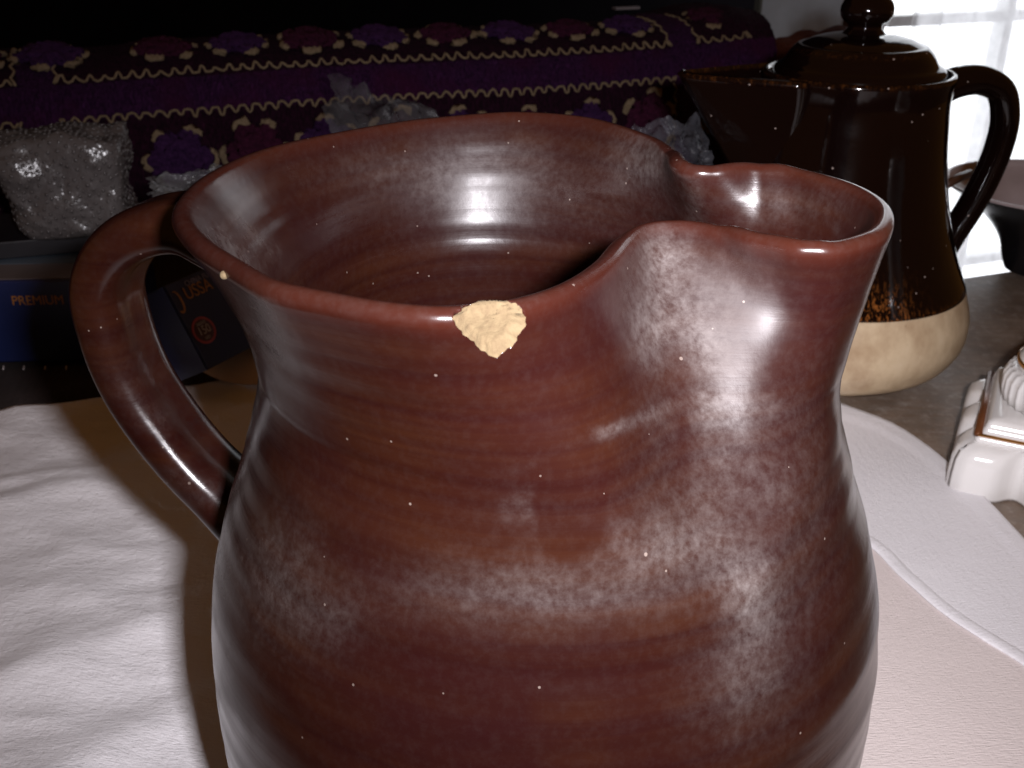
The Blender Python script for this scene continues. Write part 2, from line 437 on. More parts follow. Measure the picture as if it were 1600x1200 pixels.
    # pixel of each point, used only to lay out where chip, dust and painted sheen lie on the pot
    zz = P[:, 2] + .0026 - ZC; dep = P[:, 1] * CP - zz * SP; upv = P[:, 1] * SP + zz * CP
    px = 800 + F * P[:, 0] / dep; py = 600 - F * upv / dep
    # chip knocked out of the front of the rim
    poly = np.array([(704, 497), (722, 486), (742, 466), (768, 462), (795, 470), (814, 484), (821, 494), (812, 520), (803, 534), (788, 549), (770, 557), (744, 536), (722, 516)])
    cx, cy = poly.mean(0); pa = np.arctan2(poly[:, 1] - cy, poly[:, 0] - cx); pr = np.hypot(poly[:, 0] - cx, poly[:, 1] - cy)
    oo = np.argsort(pa); pa, pr = pa[oo], pr[oo]
    a = np.arctan2(py - cy, px - cx); rr = np.hypot(px - cx, py - cy)
    lim = np.interp(a, np.concatenate([pa - 2*np.pi, pa, pa + 2*np.pi]), np.tile(pr, 3)) * (1 + .035 * np.sin(a * 9 + 1) + .02 * np.sin(a * 23))
    front = (P[:, 1] < .25) & (isin.ravel() < .72)
    Nf = np.concatenate([Nn[::-1], np.repeat(Nn[:1], len(lip), 0), Nn[:nI]]).reshape(-1, 3)
    cm = np.where(front, smooth(1.0, .90, rr / lim), 0)
    near = np.where(front & (rr < lim * 1.5))[0]
    def onpot(x, y):
        d2 = (px[near] - x)**2 + (py[near] - y)**2; k4 = np.argpartition(d2, 6)[:6]; w4 = 1 / (d2[k4] + .5); w4 /= w4.sum()
        return (P[near[k4]] * w4[:, None]).sum(0), (Nf[near[k4]] * w4[:, None]).sum(0)
    cv = []; nb, nrg = 96, 16
    for i in range(nrg):
        q = 1 - i / nrg
        for j in range(nb):
            an = 2 * math.pi * j / nb - math.pi
            L_ = np.interp(an, np.concatenate([pa - 2*np.pi, pa, pa + 2*np.pi]), np.tile(pr, 3)) * (1 + .035 * math.sin(an * 9 + 1) + .02 * math.sin(an * 23))
            p_, n_ = onpot(cx + L_ * q * math.cos(an), cy + L_ * q * math.sin(an))
            dd_ = 0.00025 if i == 0 else -.0016 * float(smooth(0, .35, 1 - q)) - .0004 * (1 - q) + .0003 * nz(p_, 260, 2) * float(smooth(0, .2, 1 - q))
            cv.append(p_ + n_ / np.linalg.norm(n_) * dd_)
    p_, n_ = onpot(cx, cy); cv.append(p_ - n_ * .002)
    P = P.copy(); idx = np.where(cm > 0)[0]
    P[idx] -= Nf[idx] * (cm[idx] * .0036)[:, None]
    P[idx, 2] -= cm[idx] * np.where(isin.ravel()[idx] > 0, .0022, 0.0)
    # dust lying on the glaze, plus pale blobs painted as sheen
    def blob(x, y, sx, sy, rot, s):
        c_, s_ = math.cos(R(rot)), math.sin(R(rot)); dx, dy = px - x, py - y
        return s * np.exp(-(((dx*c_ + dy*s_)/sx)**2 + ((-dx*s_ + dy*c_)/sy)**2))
    dust_sheen = np.zeros(len(P))
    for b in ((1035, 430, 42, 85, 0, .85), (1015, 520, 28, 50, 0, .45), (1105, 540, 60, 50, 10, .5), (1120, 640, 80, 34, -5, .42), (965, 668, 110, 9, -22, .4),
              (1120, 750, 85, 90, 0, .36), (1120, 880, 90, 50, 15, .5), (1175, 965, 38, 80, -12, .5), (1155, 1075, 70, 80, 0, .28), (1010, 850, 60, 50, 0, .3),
              (425, 900, 55, 85, 10, .40), (500, 960, 60, 60, 0, .2), (840, 925, 190, 50, 0, .34), (1130, 500, 60, 90, 10, .30), (850, 790, 60, 26, -10, .32), (362, 780, 16, 90, 12, .5),  # wide front blob and spout blob paint a soft sheen
              (350, 900, 18, 60, 0, .3), (420, 520, 26, 75, -25, .55), (390, 610, 12, 60, 0, .4), (1250, 800, 60, 220, 0, .12)):  # slanting blob under the left rim paints a grey sheen
        dust_sheen = np.maximum(dust_sheen, 0) + blob(*b)
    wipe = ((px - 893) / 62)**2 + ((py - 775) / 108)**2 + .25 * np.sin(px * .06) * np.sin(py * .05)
    dust_sheen *= np.clip(.06 + smooth(.75, 1.25, wipe), 0, 1)
    dust_sheen *= 1 - .75 * np.exp(-(((px - 1065) / 22)**2 + ((py - 690) / 90)**2))
    din = np.zeros(len(P))  # inside dust, plus a pale glow painted round the back-wall highlight
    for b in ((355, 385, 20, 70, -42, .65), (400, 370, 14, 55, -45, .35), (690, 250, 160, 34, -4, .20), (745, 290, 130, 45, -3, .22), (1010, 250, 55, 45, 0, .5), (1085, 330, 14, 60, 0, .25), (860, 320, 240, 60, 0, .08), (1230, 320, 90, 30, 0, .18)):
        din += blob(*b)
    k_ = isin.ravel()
    dust_sheen = np.where(k_ < .02, dust_sheen, np.where(k_ > .9, din, .04))
    dust_sheen = np.clip(dust_sheen, 0, .95)
    haze = np.where(k_ < .02, blob(1150, 480, 95, 130, 10, .36) + blob(1040, 420, 50, 80, 0, .10), np.where(k_ > .9, blob(745, 285, 260, 100, 0, .17), 0))
    # base discs
    P = P - np.array([AX, AY, 0])
    faces = grid_faces(nrow, nT)
    nV = len(P)
    bot = len(P); P = np.vstack([P, [[0, 0, .0035], [0, 0, H - D[nI-1] - .003]]])
    cap = []
    for j in range(nT):
        k2 = (j + 1) % nT
        cap.append((j, bot, k2)); cap.append(((nrow-1)*nT + j, (nrow-1)*nT + k2, bot + 1))
    body = obj('body', P, faces + cap, JUG, root)
    attr(body, 'dust_sheen', np.append(dust_sheen, [0, 0])); attr(body, 'haze', np.append(haze, [0, 0])); attr(body, 'edge', np.append(edge.ravel(), [0, 0]))
    cv = np.array(cv) - np.array([AX, AY, 0])
    cf = grid_faces(nrg, nb) + [((nrg-1)*nb + j, (nrg-1)*nb + (j+1) % nb, nrg*nb) for j in range(nb)]
    ch = obj('chip', cv, cf, CLAY, body)
    ch['label'] = 'pale bare clay where the rim is chipped'
    # handle: a thick strap from under the rim down to the shoulder
    A = R(165); dr = Vector((math.cos(A), math.sin(A), 0))
    hp = spline([(.0990, .2250), (.1060, .2278), (.1150, .2312), (.1310, .2290), (.1445, .2205), (.1525, .2070), (.1525, .1920), (.1480, .1725), (.1385, .1545), (.1270, .1395), (.1160, .1290), (.1065, .1210)], 90)
    tang = np.array((-math.sin(A), math.cos(A), 0))
    def sec(t_, a):
        flare = 1 + .06 * math.exp(-(t_ / .08)**2) + .16 * math.exp(-((1 - t_) / .08)**2)
        c_, s_ = math.cos(a), math.sin(a)
        w_ = .0150 * flare; h_ = .0090 * flare
        q = (abs(c_)**2.6 + abs(s_)**2.6) ** (-1/2.6)
        g = -.0012 * math.exp(-(c_ / .35)**2) * (1 if s_ < 0 else .6) * np.sign(s_)
        return (w_ * c_ * q, h_ * s_ * q + g)
    hv = [(dr.x * r_, dr.y * r_, z_) for r_, z_ in hp]
    h = sweep('handle', hv, tang, sec, JUG, root, 44)
    nd = []
    for v_ in h.data.vertices:
        nd.append(max(0, .10 + .5 * nz(v_.co, 30, 3)) * float(smooth(.20, .13, v_.co.z)))
    attr(h, 'dust_sheen', nd); attr(h, 'edge', [0] * len(nd)); attr(h, 'haze', [0] * len(nd))
    # cream glaze blisters on the rim and a few dried specks
    for (x, y, r_) in ((350, 429, .0011), (805, 211, .0006), (628, 492, .0006)):
        j = int(np.argmin((px - x)**2 + (py - y)**2 + 1e4 * (np.abs(k_ - .4) > .6)))
        bm = bmesh.new(); bmesh.ops.create_icosphere(bm, subdivisions=2, radius=r_)
        bobj('glaze_speck', bm, CLAY, body).location = tuple(P[j])
    return root
build_jug()

# ------------------------------------------------------------------ coffee pot
def build_pot():
    cx, cy = .236, .720
    root = empty('coffee_pot', (cx, cy, .0005))
    tag(root, 'dark brown glazed coffee pot with cream base and knobbed lid', 'coffee pot')
    root.scale = (1.08, 1.08, 1.075)
    zs = [.0, .004, .012, .025, .042, .062, .085, .11, .14, .17, .19, .197, .2005]
    rs = [.058, .064, .080, .0905, .0935, .0885, .0785, .0700, .0628, .0585, .0570, .0578, .0585]
    line = .065
    pz = np.linspace(0, .2005, 150); pr = cub(zs, rs, pz)
    lo = [(pr[i], pz[i]) for i in range(150) if pz[i] <= line + .0014]
    hi = [(pr[i] + .0006, pz[i]) for i in range(150) if pz[i] > line]
    hi = [(hi[0][0] - .0008, hi[0][1])] + hi
    tp = hi[-1]
    hi += [(tp[0] - .0012, tp[1] + .0018), (tp[0] - .0035, tp[1] + .0018), (tp[0] - .0050, tp[1] - .001), (tp[0] - .006, tp[1] - .02)]
    b = lathe('body', hi, POTB, root, 120, cap=False)
    zc = np.array([v.co.z for v in b.data.vertices])
    ang = np.array([math.atan2(v.co.y, v.co.x) for v in b.data.vertices])
    attr(b, 'edge', np.clip(.2 * np.exp(-((zc - .2022) / .0022)**2) + 1.6 * np.exp(-((zc - line) / .016)**2) * np.exp(-((ang + 1.55) / .25)**2) + .5 * np.exp(-((zc - line) / .003)**2), 0, 1))  # orange patch at the front by the glaze line is a painted warm reflection
    cb = lathe('cream_base', lo, POTC, b, 120); cb['label'] = 'unglazed cream stoneware base'
    # beak spout pulled out to the left, V-shaped in section
    sd = Vector((-1, -.10, 0)).normalized(); sn = Vector((-sd.y, sd.x, 0))
    vs = []; rowsn = 26; nn = 29
    for i in range(rowsn):
        t_ = i / (rowsn - 1); z = .112 + (.2015 - .112) * t_
        reach = .060 + .0585 * t_ ** 1.05; rb = float(cub(zs, rs, [z])[0]); wd = .012 + .026 * t_ ** .8
        for j in range(nn):
            u = -1 + 2 * j / (nn - 1)
            d = reach - (reach - rb * .80) * abs(u) ** 1.25
            rnd = .004 * (1 - min(1, abs(u) * 6)) ** 2
            p = sd * (d - rnd) + sn * (u * wd)
            vs.append((p.x, p.y, z + .0015 * t_ * (1 - abs(u))))
    sp = obj('spout', vs, grid_faces(rowsn, nn, False), POTB, root)
    m = sp.modifiers.new('wall', 'SOLIDIFY'); m.thickness = .004; m.offset = 0
    attr(sp, 'edge', [.25 * max(0, 1 - abs(v.co.z - .2022) / .0030) for v in sp.data.vertices])
    # handle
    hd = Vector((1, .10, 0)).normalized()
    hp = spline([(.050, .186), (.066, .1935), (.083, .1945), (.0965, .188), (.1035, .172), (.1035, .150), (.0985, .128), (.091, .108), (.083, .091), (.078, .078), (.074, .066)], 70)
    hv = [(hd.x * a_, hd.y * a_, z_) for a_, z_ in hp]
    h = sweep('handle', hv, (-hd.y, hd.x, 0), lambda t_, a: (.0105 * math.cos(a), (.0085 + .002 * math.exp(-(t_/.2)**2)) * math.sin(a)), POTB, root, 24)
    attr(h, 'edge', [0] * len(h.data.vertices))
    # lid with ridge and ball knob
    lp = [(.052, .194), (.0525, .2025), (.0515, .2045), (.0475, .2072), (.0440, .2125), (.0405, .2165), (.0385, .2180), (.0370, .2178), (.0355, .2186), (.030, .2212), (.021, .2235), (.014, .2245)]
    lid = lathe('lid', [(a_, z_) for a_, z_ in spline(lp, 50)], POTB, root, 96)
    attr(lid, 'edge', [.1 * math.exp(-((v.co.z - .2155) / .0012)**2) for v in lid.data.vertices])
    kp = [(.0145, .2235), (.0115, .2262), (.0100, .2285), (.0108, .2302), (.0138, .2322), (.0156, .2355), (.0160, .2390), (.0148, .2428), (.0118, .2462), (.0090, .2480), (.0086, .2496), (.0078, .2512), (.004, .2522), (.0005, .2524)]
    k = lathe('knob', [(a_, z_) for a_, z_ in spline(kp, 40)], POTB, lid, 48); attr(k, 'edge', [0] * len(k.data.vertices))
    return root
build_pot()

# ------------------------------------------------------------------ white porcelain stand at the right edge
def build_porcelain():
    yaw = R(-27); e1 = Vector((math.cos(yaw), math.sin(yaw), 0)); e2 = Vector((-math.sin(yaw), math.cos(yaw), 0))
    c = Vector((.268, .530, 0)) + e1 * .054 + e2 * .054
    root = empty('porcelain_candlestick', (c.x, c.y, .0005), yaw)
    tag(root, 'white porcelain stand with scalloped square base, gold lines and fluted collar', 'candlestick')
    root.scale = (1.08, 1.08, 1.08)
    def outline(half, notch, n=50):
        pts = []
        for s in range(4):
            for i in range(n):
                t_ = -1 + 2 * i / n
                ofs = -notch * (math.exp(-((t_ + .36) / .13)**2) + math.exp(-((t_ - .36) / .13)**2)) - .5 * notch * max(0, abs(t_) - .86) / .14
                x, y = t_ * half * (1 - .03 * abs(t_)**8), -(half + ofs)
                for _ in range(s): x, y = -y, x
                pts.append((x, y))
        return pts
    def stack(name, levels, m, parent):
        vs = []; n = 200
        for half, notch, z in levels: vs += [(x, y, z) for x, y in outline(half, notch)]
        return obj(name, vs, grid_faces(len(levels), n) + [tuple(range(n))[::-1], tuple(range((len(levels)-1)*n, len(levels)*n))], m, parent)
    stack('base', [(.0545, .009, 0), (.0555, .009, .002), (.0555, .009, .012), (.0550, .0092, .021), (.0535, .009, .0260), (.0500, .007, .0290), (.0470, .003, .0302), (.0455, 0, .0305)], WHITE, root)
    stack('tier', [(.0450, 0, .0300), (.0455, 0, .0312), (.0455, 0, .0330), (.0438, 0, .0348), (.0425, 0, .0352), (.0415, 0, .0385), (.0405, 0, .0415), (.0385, 0, .0430), (.030, 0, .0432)], WHITE, root)
    for s in range(4):
        d = .0440
        p = [(-d, -d), (d, -d), (d, d), (-d, d)][s]; q = [(-d, -d), (d, -d), (d, d), (-d, d)][(s + 1) % 4]
        w_ = .0011 if s != 3 else .0022
        sweep('gold_line', [(p[0], p[1], .0349), ((p[0]+q[0])/2, (p[1]+q[1])/2, .0349), (q[0], q[1], .0349)], (0, 0, 1), lambda t_, a: (w_ * math.cos(a) * .8, w_ * math.sin(a)), BROWNLINE if s == 3 else GOLD, root, 8)
    fl_ = lambda a, z: 1 - .035 * abs(math.sin(a * 18)) ** .6 * (1 if .044 < z < .062 else 0)
    lathe('fluted_collar', [(.033, .043), (.0375, .0445), (.0385, .050), (.0385, .057), (.0365, .0615), (.033, .0625)], WHITE, root, 288, mod=None if False else fl_)
    lathe('stem', [(.031, .060), (.0325, .064), (.0320, .069), (.029, .074), (.022, .082), (.018, .095), (.0175, .12), (.020, .14), (.026, .15), (.027, .158), (.020, .160)], WHITE, root, 64)
    lathe('gold_ring', [(.0318, .0655), (.0332, .0662), (.0332, .0678), (.0316, .0685)], GOLD, root, 64, cap=False)
build_porcelain()

# ------------------------------------------------------------------ dark bowl at far right
BOWLIN = simple('pinkish_bowl_glaze', (.34, .28, .28), .18, .25, 25)
BLACKG = simple('black_bowl_glaze', (.008, .007, .008), .2, .3, 30)
def build_bowl():
    c = at(1652, 292, y=.93); zr = c.z
    root = empty('wide_bowl', (c.x, c.y, .0005))
    tag(root, 'wide flared bowl, black outside and pinkish brown inside, behind coffee pot handle', 'bowl')
    rr = .099
    out = spline([(.030, 0), (.032, .004), (.040, zr * .35), (.062, zr * .68), (rr, zr)], 30)
    lathe('outside', [tuple(p) for p in out], BLACKG, root, 80, cap=False)
    ins = [(rr, zr), (rr - .001, zr + .0018), (rr - .004, zr + .0016), (rr - .006, zr - .002)] + [tuple(p) for p in spline([(rr - .010, zr - .005), (.060, zr * .70), (.040, zr * .45), (.012, zr * .38), (.001, zr * .37)], 24)]
    lathe('inside', ins, BOWLIN, root, 80, cap=False)
    lathe('foot', [(.001, 0.0003), (.030, .0003), (.0299, .004)], BLACKG, root, 64, cap=False)
    p0 = at(1515, 272, y=.90); p1 = at(1478, 290, y=.87); o = Vector((c.x, c.y, 0))
    tube('lug', [p0 - o, (p0 + p1) / 2 - o + Vector((0, 0, .001)), p1 - o], .0038, WOODD, root, 10)
build_bowl()

# ------------------------------------------------------------------ sofa: corduroy seat, back under the shawl
sofa = empty('sofa', (0, 0, 0))
tag(sofa, 'dark sofa with ribbed corduroy seat behind the table', 'sofa')
def fr(u, n, z): p = E0 + U * u + N * n; return Vector((p.x, p.y, z))     # room frame: along the edge, away from it, height
SEATZ = -.012
def build_seat():
    nu, nn = 520, 24; vs = []
    for i in range(nn):
        n_ = .012 + .40 * i / (nn - 1)
        for j in range(nu):
            u = -1.35 + 1.17 * j / (nu - 1)
            z = SEATZ + .0016 * abs(math.sin(u / .0072 * math.pi)) + .006 * nz((u * 4, n_ * 4, 0), 1, 3)
            z -= .03 * (1 - float(smooth(.0, .035, i / (nn - 1) * .40)))
            p = fr(u + .10 * n_, n_, z); vs.append(p)
    o = obj('seat', vs, grid_faces(nn, nu, False), CORD, sofa); return o
build_seat()
for px_ in (6, 38, 71, 104):
    p = at(px_, 577, z=SEATZ + .006)
    rbox('stitch', .0009, .006, .0008, STITCH, sofa, 0, loc=(p.x, p.y, SEATZ + .007), rot=Matrix.Rotation(YAW, 3, 'Z'))
# back cushion (profile: front face, rounded top, top running back); shawl lies 4 mm over it
PROF = [(0.000, -.25), (0.000, -.10), (.002, -.02), (.006, .03), (.012, .060), (.021, .078), (.037, .090), (.060, .097), (.095, .099), (.14, .096), (.20, .085), (.27, .05)]
PK = np.concatenate([[0], np.cumsum(np.linalg.norm(np.diff(np.array(PROF), axis=0), axis=1))])
def prof(v, lift=0.0):
    P = np.array(PROF); p = cub(PK, P, np.array([v]))[0]; q = cub(PK, P, np.array([min(v + .004, PK[-1])]))[0]; o = cub(PK, P, np.array([max(v - .004, 0)]))[0]
    t_ = (q - o) / np.linalg.norm(q - o); nrm = np.array([-t_[1], t_[0]])
    return p + nrm * lift, t_, nrm
NB = .372                                     # distance of the sofa back from the table edge
def surf(u, v, lift=0.0):
    p, t_, nrm = prof(v, lift)
    droop = .010 * math.sin(u * 3.1 + .6) + .006 * math.sin(u * 9)
    return fr(u, NB + p[0] + .01 * math.sin(u * 5), p[1] + droop * .5 + .080), t_, nrm
def build_back():
    vs = []; nu = 60; nv = 40
    for i in range(nv):
        for j in range(nu):
            p, *_ = surf(-1.25 + 1.24 * j / (nu - 1), PK[-1] * i / (nv - 1)); vs.append(p)
    o = obj('backrest', vs, grid_faces(nv, nu, False), SOFA, sofa)
    m = o.modifiers.new('depth', 'SOLIDIFY'); m.thickness = .03; m.offset = -1 if True else 1
build_back()

# ------------------------------------------------------------------ crocheted shawl on the sofa back
def vz(z):                                   # profile length at height z on the front / crown
    zz = np.array([p[1] for p in PROF[:10]]); return float(np.interp(z, zz, PK[:10]))
V_LOW = vz(.052); V_UP = V_LOW + .030       # the two zigzag lines either side of the plain band
U_L, U_R = -.775, -.113                      # ends of the long panels
def build_shawl():
    nu, nv = 420, 130; vs = []; pan = []
    u0, u1 = -1.25, .03
    for i in range(nv):
        v = PK[1] + .03 + (PK[-1] - PK[1] - .03) * i / (nv - 1)
        for j in range(nu):
            u = u0 + (u1 - u0) * j / (nu - 1)
            lift = .005 + (.0022 if not (V_LOW < v < V_UP) else .0012) * nz((u * 120, v * 120, 4), 1, 2) + .0016 * abs(math.sin(u / .0065 * math.pi)) * abs(math.sin(v / .008 * math.pi)) + .003 * nz((u * 14, v * 14, 1), 1, 3)
            bump_ = .010 * math.exp(-((u - (U_R - .025 + .115)) / .06)**2) * float(smooth(V_UP - .01, V_UP + .03, v))
            p, *_ = surf(u, v, lift + bump_); vs.append(p)
            inb = (V_LOW - .001 < v < V_UP + .001)
            uu = (u - U_R) % (U_R - U_L + .034)
            gap = uu < .034
            pan.append(1.0 if (inb or gap) else 0.0)
    o = obj('crocheted_shawl', vs, grid_faces(nv, nu, False), SHAWL)
    m = o.modifiers.new('thick', 'SOLIDIFY'); m.thickness = .004; m.offset = -1
    attr(o, 'panel', pan)
    tag(o, 'purple crocheted shawl with cream zigzag lines and flowers draped over sofa back', 'shawl')
    per = .0132
    def zig(ua, ub, v, sgn, name='zigzag_trim'):
        pts = []; n = int(abs(ub - ua) / per)
        rnd = random.Random(int(v * 1e5))
        for i in range(n):
            amp_ = rnd.uniform(.65, 1.35)
            for q, a in ((0, 0), (.22, .15), (.40, .9), (.5, 1.0), (.60, .9), (.78, .15)):
                u = ua + (i + q) * (ub - ua) / n
                pts.append(surf(u + rnd.uniform(-.0007, .0007), v + sgn * (.0058 * a * amp_ + rnd.uniform(-.0007, .0007)), .0095)[0])
        tube(name, pts, .0013, CREAMY, o, 6)
    def zigv(u, va, vb, sgn):
        pts = []; n = max(2, int(abs(vb - va) / per))
        for i in range(n):
            for q, a in ((0, 0), (.3, .5), (.5, 1.0), (.7, .5)):
                pts.append(surf(u + sgn * .004 * a, va + (i + q) * (vb - va) / n, .0095)[0])
        tube('zigzag_trim', pts, .0013, CREAMY, o, 6)
    W_ = U_R - U_L + .034
    for k in (-1, 0, 1):
        a, b = U_L + k * W_, min(U_R + k * W_, -.005)
        a = max(a, -1.19)
        zig(a, b, V_UP, 1); zig(a, b, V_LOW, -1)
        if k >= 0: zigv(U_L + k * W_, V_UP, V_UP + .09, 1); zigv(U_L + k * W_, V_LOW, V_LOW - .14, 1)
        if k <= 0: zigv(U_R + k * W_, V_UP, V_UP + .09, -1); zigv(U_R + k * W_, V_LOW, V_LOW - .14, -1)
        else: zigv(b, V_UP, V_UP + .07, -1)
    # one flower of each colour, then copies
    def flower_mesh(seed):
        rnd = random.Random(seed); bm = bmesh.new(); cr = bmesh.new()
        for k in range(6):
            a = 2 * math.pi * (k + .5) / 6 + rnd.uniform(-.1, .1)
            for rad, n_, zz in ((.0165, 1, .0065), (.0085, 1, .0105)):
                a2 = a + (.5 if rad < .01 else 0)
                M = Matrix.Translation((rad * math.cos(a2), rad * math.sin(a2), zz)) @ Matrix.Rotation(a2, 4, 'Z') @ Matrix.Diagonal((.0105, .0105, .006, 1))
                bmesh.ops.create_icosphere(bm, subdivisions=3, radius=1, matrix=M)
            M = Matrix.Translation((.0262 * math.cos(a), .0262 * math.sin(a), .0045)) @ Matrix.Rotation(a, 4, 'Z') @ Matrix.Diagonal((.0050 * rnd.uniform(.7, 1.1), .0088 * rnd.uniform(.7, 1.1), .0038, 1))
            bmesh.ops.create_icosphere(cr, subdivisions=2, radius=1, matrix=M)
        for b_ in (bm, cr):
            for v_ in b_.verts:
                d = Vector((nz(v_.co + Vector((seed, 0, 0)), 330, 3), nz(v_.co + Vector((0, seed, 9)), 330, 3), nz(v_.co + Vector((5, 0, seed)), 330, 3)))
                v_.co += d * .0034
        ms = []
        for b_, nm, mt in ((bm, 'flower', None), (cr, 'petal_tips', CREAMY)):
            me = bpy.data.meshes.new(nm); b_.normal_update(); b_.to_mesh(me); b_.free()
            me.polygons.foreach_set('use_smooth', [True] * len(me.polygons)); ms.append(me)
        ms[1].materials.append(CREAMY); return ms
    A = flower_mesh(1); B = flower_mesh(2); A[0].materials.append(VIOLET); B[0].materials.append(MAROON)
    i = 0
    for v in (V_UP + .043, V_LOW - .048):
        for k in range(-3, 14):
            u = U_R - .038 - k * .0740 if k >= 0 else U_R + .034 + .040 - (k + 1) * .0740
            if u > -.03 or u < -1.18: continue
            if k > 7: u -= .034
            p, t_, nrm = surf(u, v, .004)
            ev = Vector((N.x * t_[0], N.y * t_[0], t_[1])); en = Vector((N.x * nrm[0], N.y * nrm[0], nrm[1]))
            M = Matrix((U, ev, en)).transposed().to_4x4(); M.translation = p
            me = (A, B)[(k + (0 if v > V_UP else 1)) % 2]
            fo = bpy.data.objects.new('flower', me[0]); C.objects.link(fo); fo.parent = o
            sc = random.uniform(1.08, 1.22)
            fo.matrix_local = M @ Matrix.Rotation(random.uniform(-.5, .5), 4, 'Z') @ Matrix.Diagonal((sc, sc * random.uniform(.9, 1.1), sc * .72, 1))
            fp = bpy.data.objects.new('petal_tips', me[1]); C.objects.link(fp); fp.parent = fo
    return o
build_shawl()

# rust-brown woollen heap at the end of the sofa
def build_rust():
    c = at(1235, 82, y=1.45)
    bm = bmesh.new(); bmesh.ops.create_icosphere(bm, subdivisions=5, radius=1)
    for v in bm.verts:
        d = 1 + .12 * nz(v.co, 1.5, 3) + .03 * math.sin(v.co.x * 16 + v.co.z * 7)
        v.co = Vector((v.co.x * .10, v.co.y * .09, v.co.z * .07)) * d
        v.co.z += .025 * v.co.x / .1
    o = bobj('woollen_blanket', bm, RUST); o.location = (c.x + .01, c.y, c.z - .045)
    tag(o, 'rust-brown woollen blanket bunched beside the purple shawl', 'blanket')
build_rust()

# ------------------------------------------------------------------ boxes on the sofa seat, left
BLUE = simple('dark_blue_card', (.008, .014, .060), .35, .3, 30)
BLUE2 = simple('pale_blue_print', (.075, .10, .13), .4, .35, 18)
GREYC = simple('grey_pink_print', (.12, .095, .09), .4, .3, 18)
DARKC = simple('black_card', (.008, .007, .010), .4, .3, 30)
ORANGE = simple('orange_print', (.34, .13, .018), .5, .1)
REDP = simple('red_print', (.30, .022, .022), .5, .1)
CREAMP = simple('cream_print', (.36, .28, .22), .5, .1)
PALEP = simple('lilac_print', (.20, .17, .24), .5, .1)
def text(body, size, m, parent, M, name='lettering', sx=1.0):
    cu = bpy.data.curves.new(name, 'FONT'); cu.body = body; cu.size = size; cu.extrude = .00015; cu.align_x = 'CENTER'; cu.align_y = 'CENTER'
    t_ = bpy.data.objects.new(name, cu); C.objects.link(t_)
    bpy.context.view_layer.update()
    me = bpy.data.meshes.new_from_object(t_); bpy.data.objects.remove(t_); bpy.data.curves.remove(cu)
    me.materials.append(m); o = bpy.data.objects.new(name, me); C.objects.link(o); o.parent = parent
    o.matrix_local = M @ Matrix.Diagonal((sx, 1, 1, 1)); return o
def build_boxes():
    # flat carton: dark front with orange wording, printed pale top
    a = at(-60, 425, y=.725); b = at(140, 452, y=.73)
    yaw = math.atan2(b.y - a.y, b.x - a.x); zt = (a.z + b.z) / 2
    L = .26; e1 = Vector((math.cos(yaw), math.sin(yaw), 0)); e2 = Vector((-math.sin(yaw), math.cos(yaw), 0))
    f0 = Vector((b.x, b.y, 0)) - e1 * (L / 2 - .02)
    root = empty('blue_carton', (f0.x + e2.x * .05, f0.y + e2.y * .05, SEATZ + .008), yaw)
    tag(root, 'flat dark blue carton with orange lettering lying left of the jug handle', 'carton')
    hgt = zt - SEATZ - .008
    bx = rbox('carton_body', L, .10, hgt, BLUE, root, .0015)
    rbox('top_print', L - .004, .034, .0006, GREYC, root, 0, loc=(0, -.030, hgt))
    rbox('top_band', L - .004, .030, .0006, BLUE2, root, 0, loc=(0, .003, hgt))
    M = Matrix.Translation((.070, -.0504, hgt - .016)) @ Matrix.Rotation(R(90), 4, 'X')
    text('PREMIUM', .0105, ORANGE, root, M, sx=.9)
    # orange arrow mark low on the right of the front
    M = Matrix.Translation((.112, -.0504, hgt - .042)) @ Matrix.Rotation(R(90), 4, 'X') @ Matrix.Rotation(R(62), 4, 'Z')
    rbox('arrow_mark', .020, .0035, .0004, GREYC, root, 0).matrix_local = M
    # black carton lying behind on top
    r2 = empty('black_carton', (f0.x + .05, f0.y + .10, root.location.z + hgt + .0012), yaw + R(14))
    tag(r2, 'thin black carton lying on the dark blue carton under the bubble wrap', 'carton')
    rbox('carton_body', .25, .085, .014, DARKC, r2, .001)
    rbox('label_strip', .085, .012, .0005, GREYC, r2, 0, loc=(.055, -.030, .014))
    return root.location.z + hgt + .0012 + .014
ztop = build_boxes()

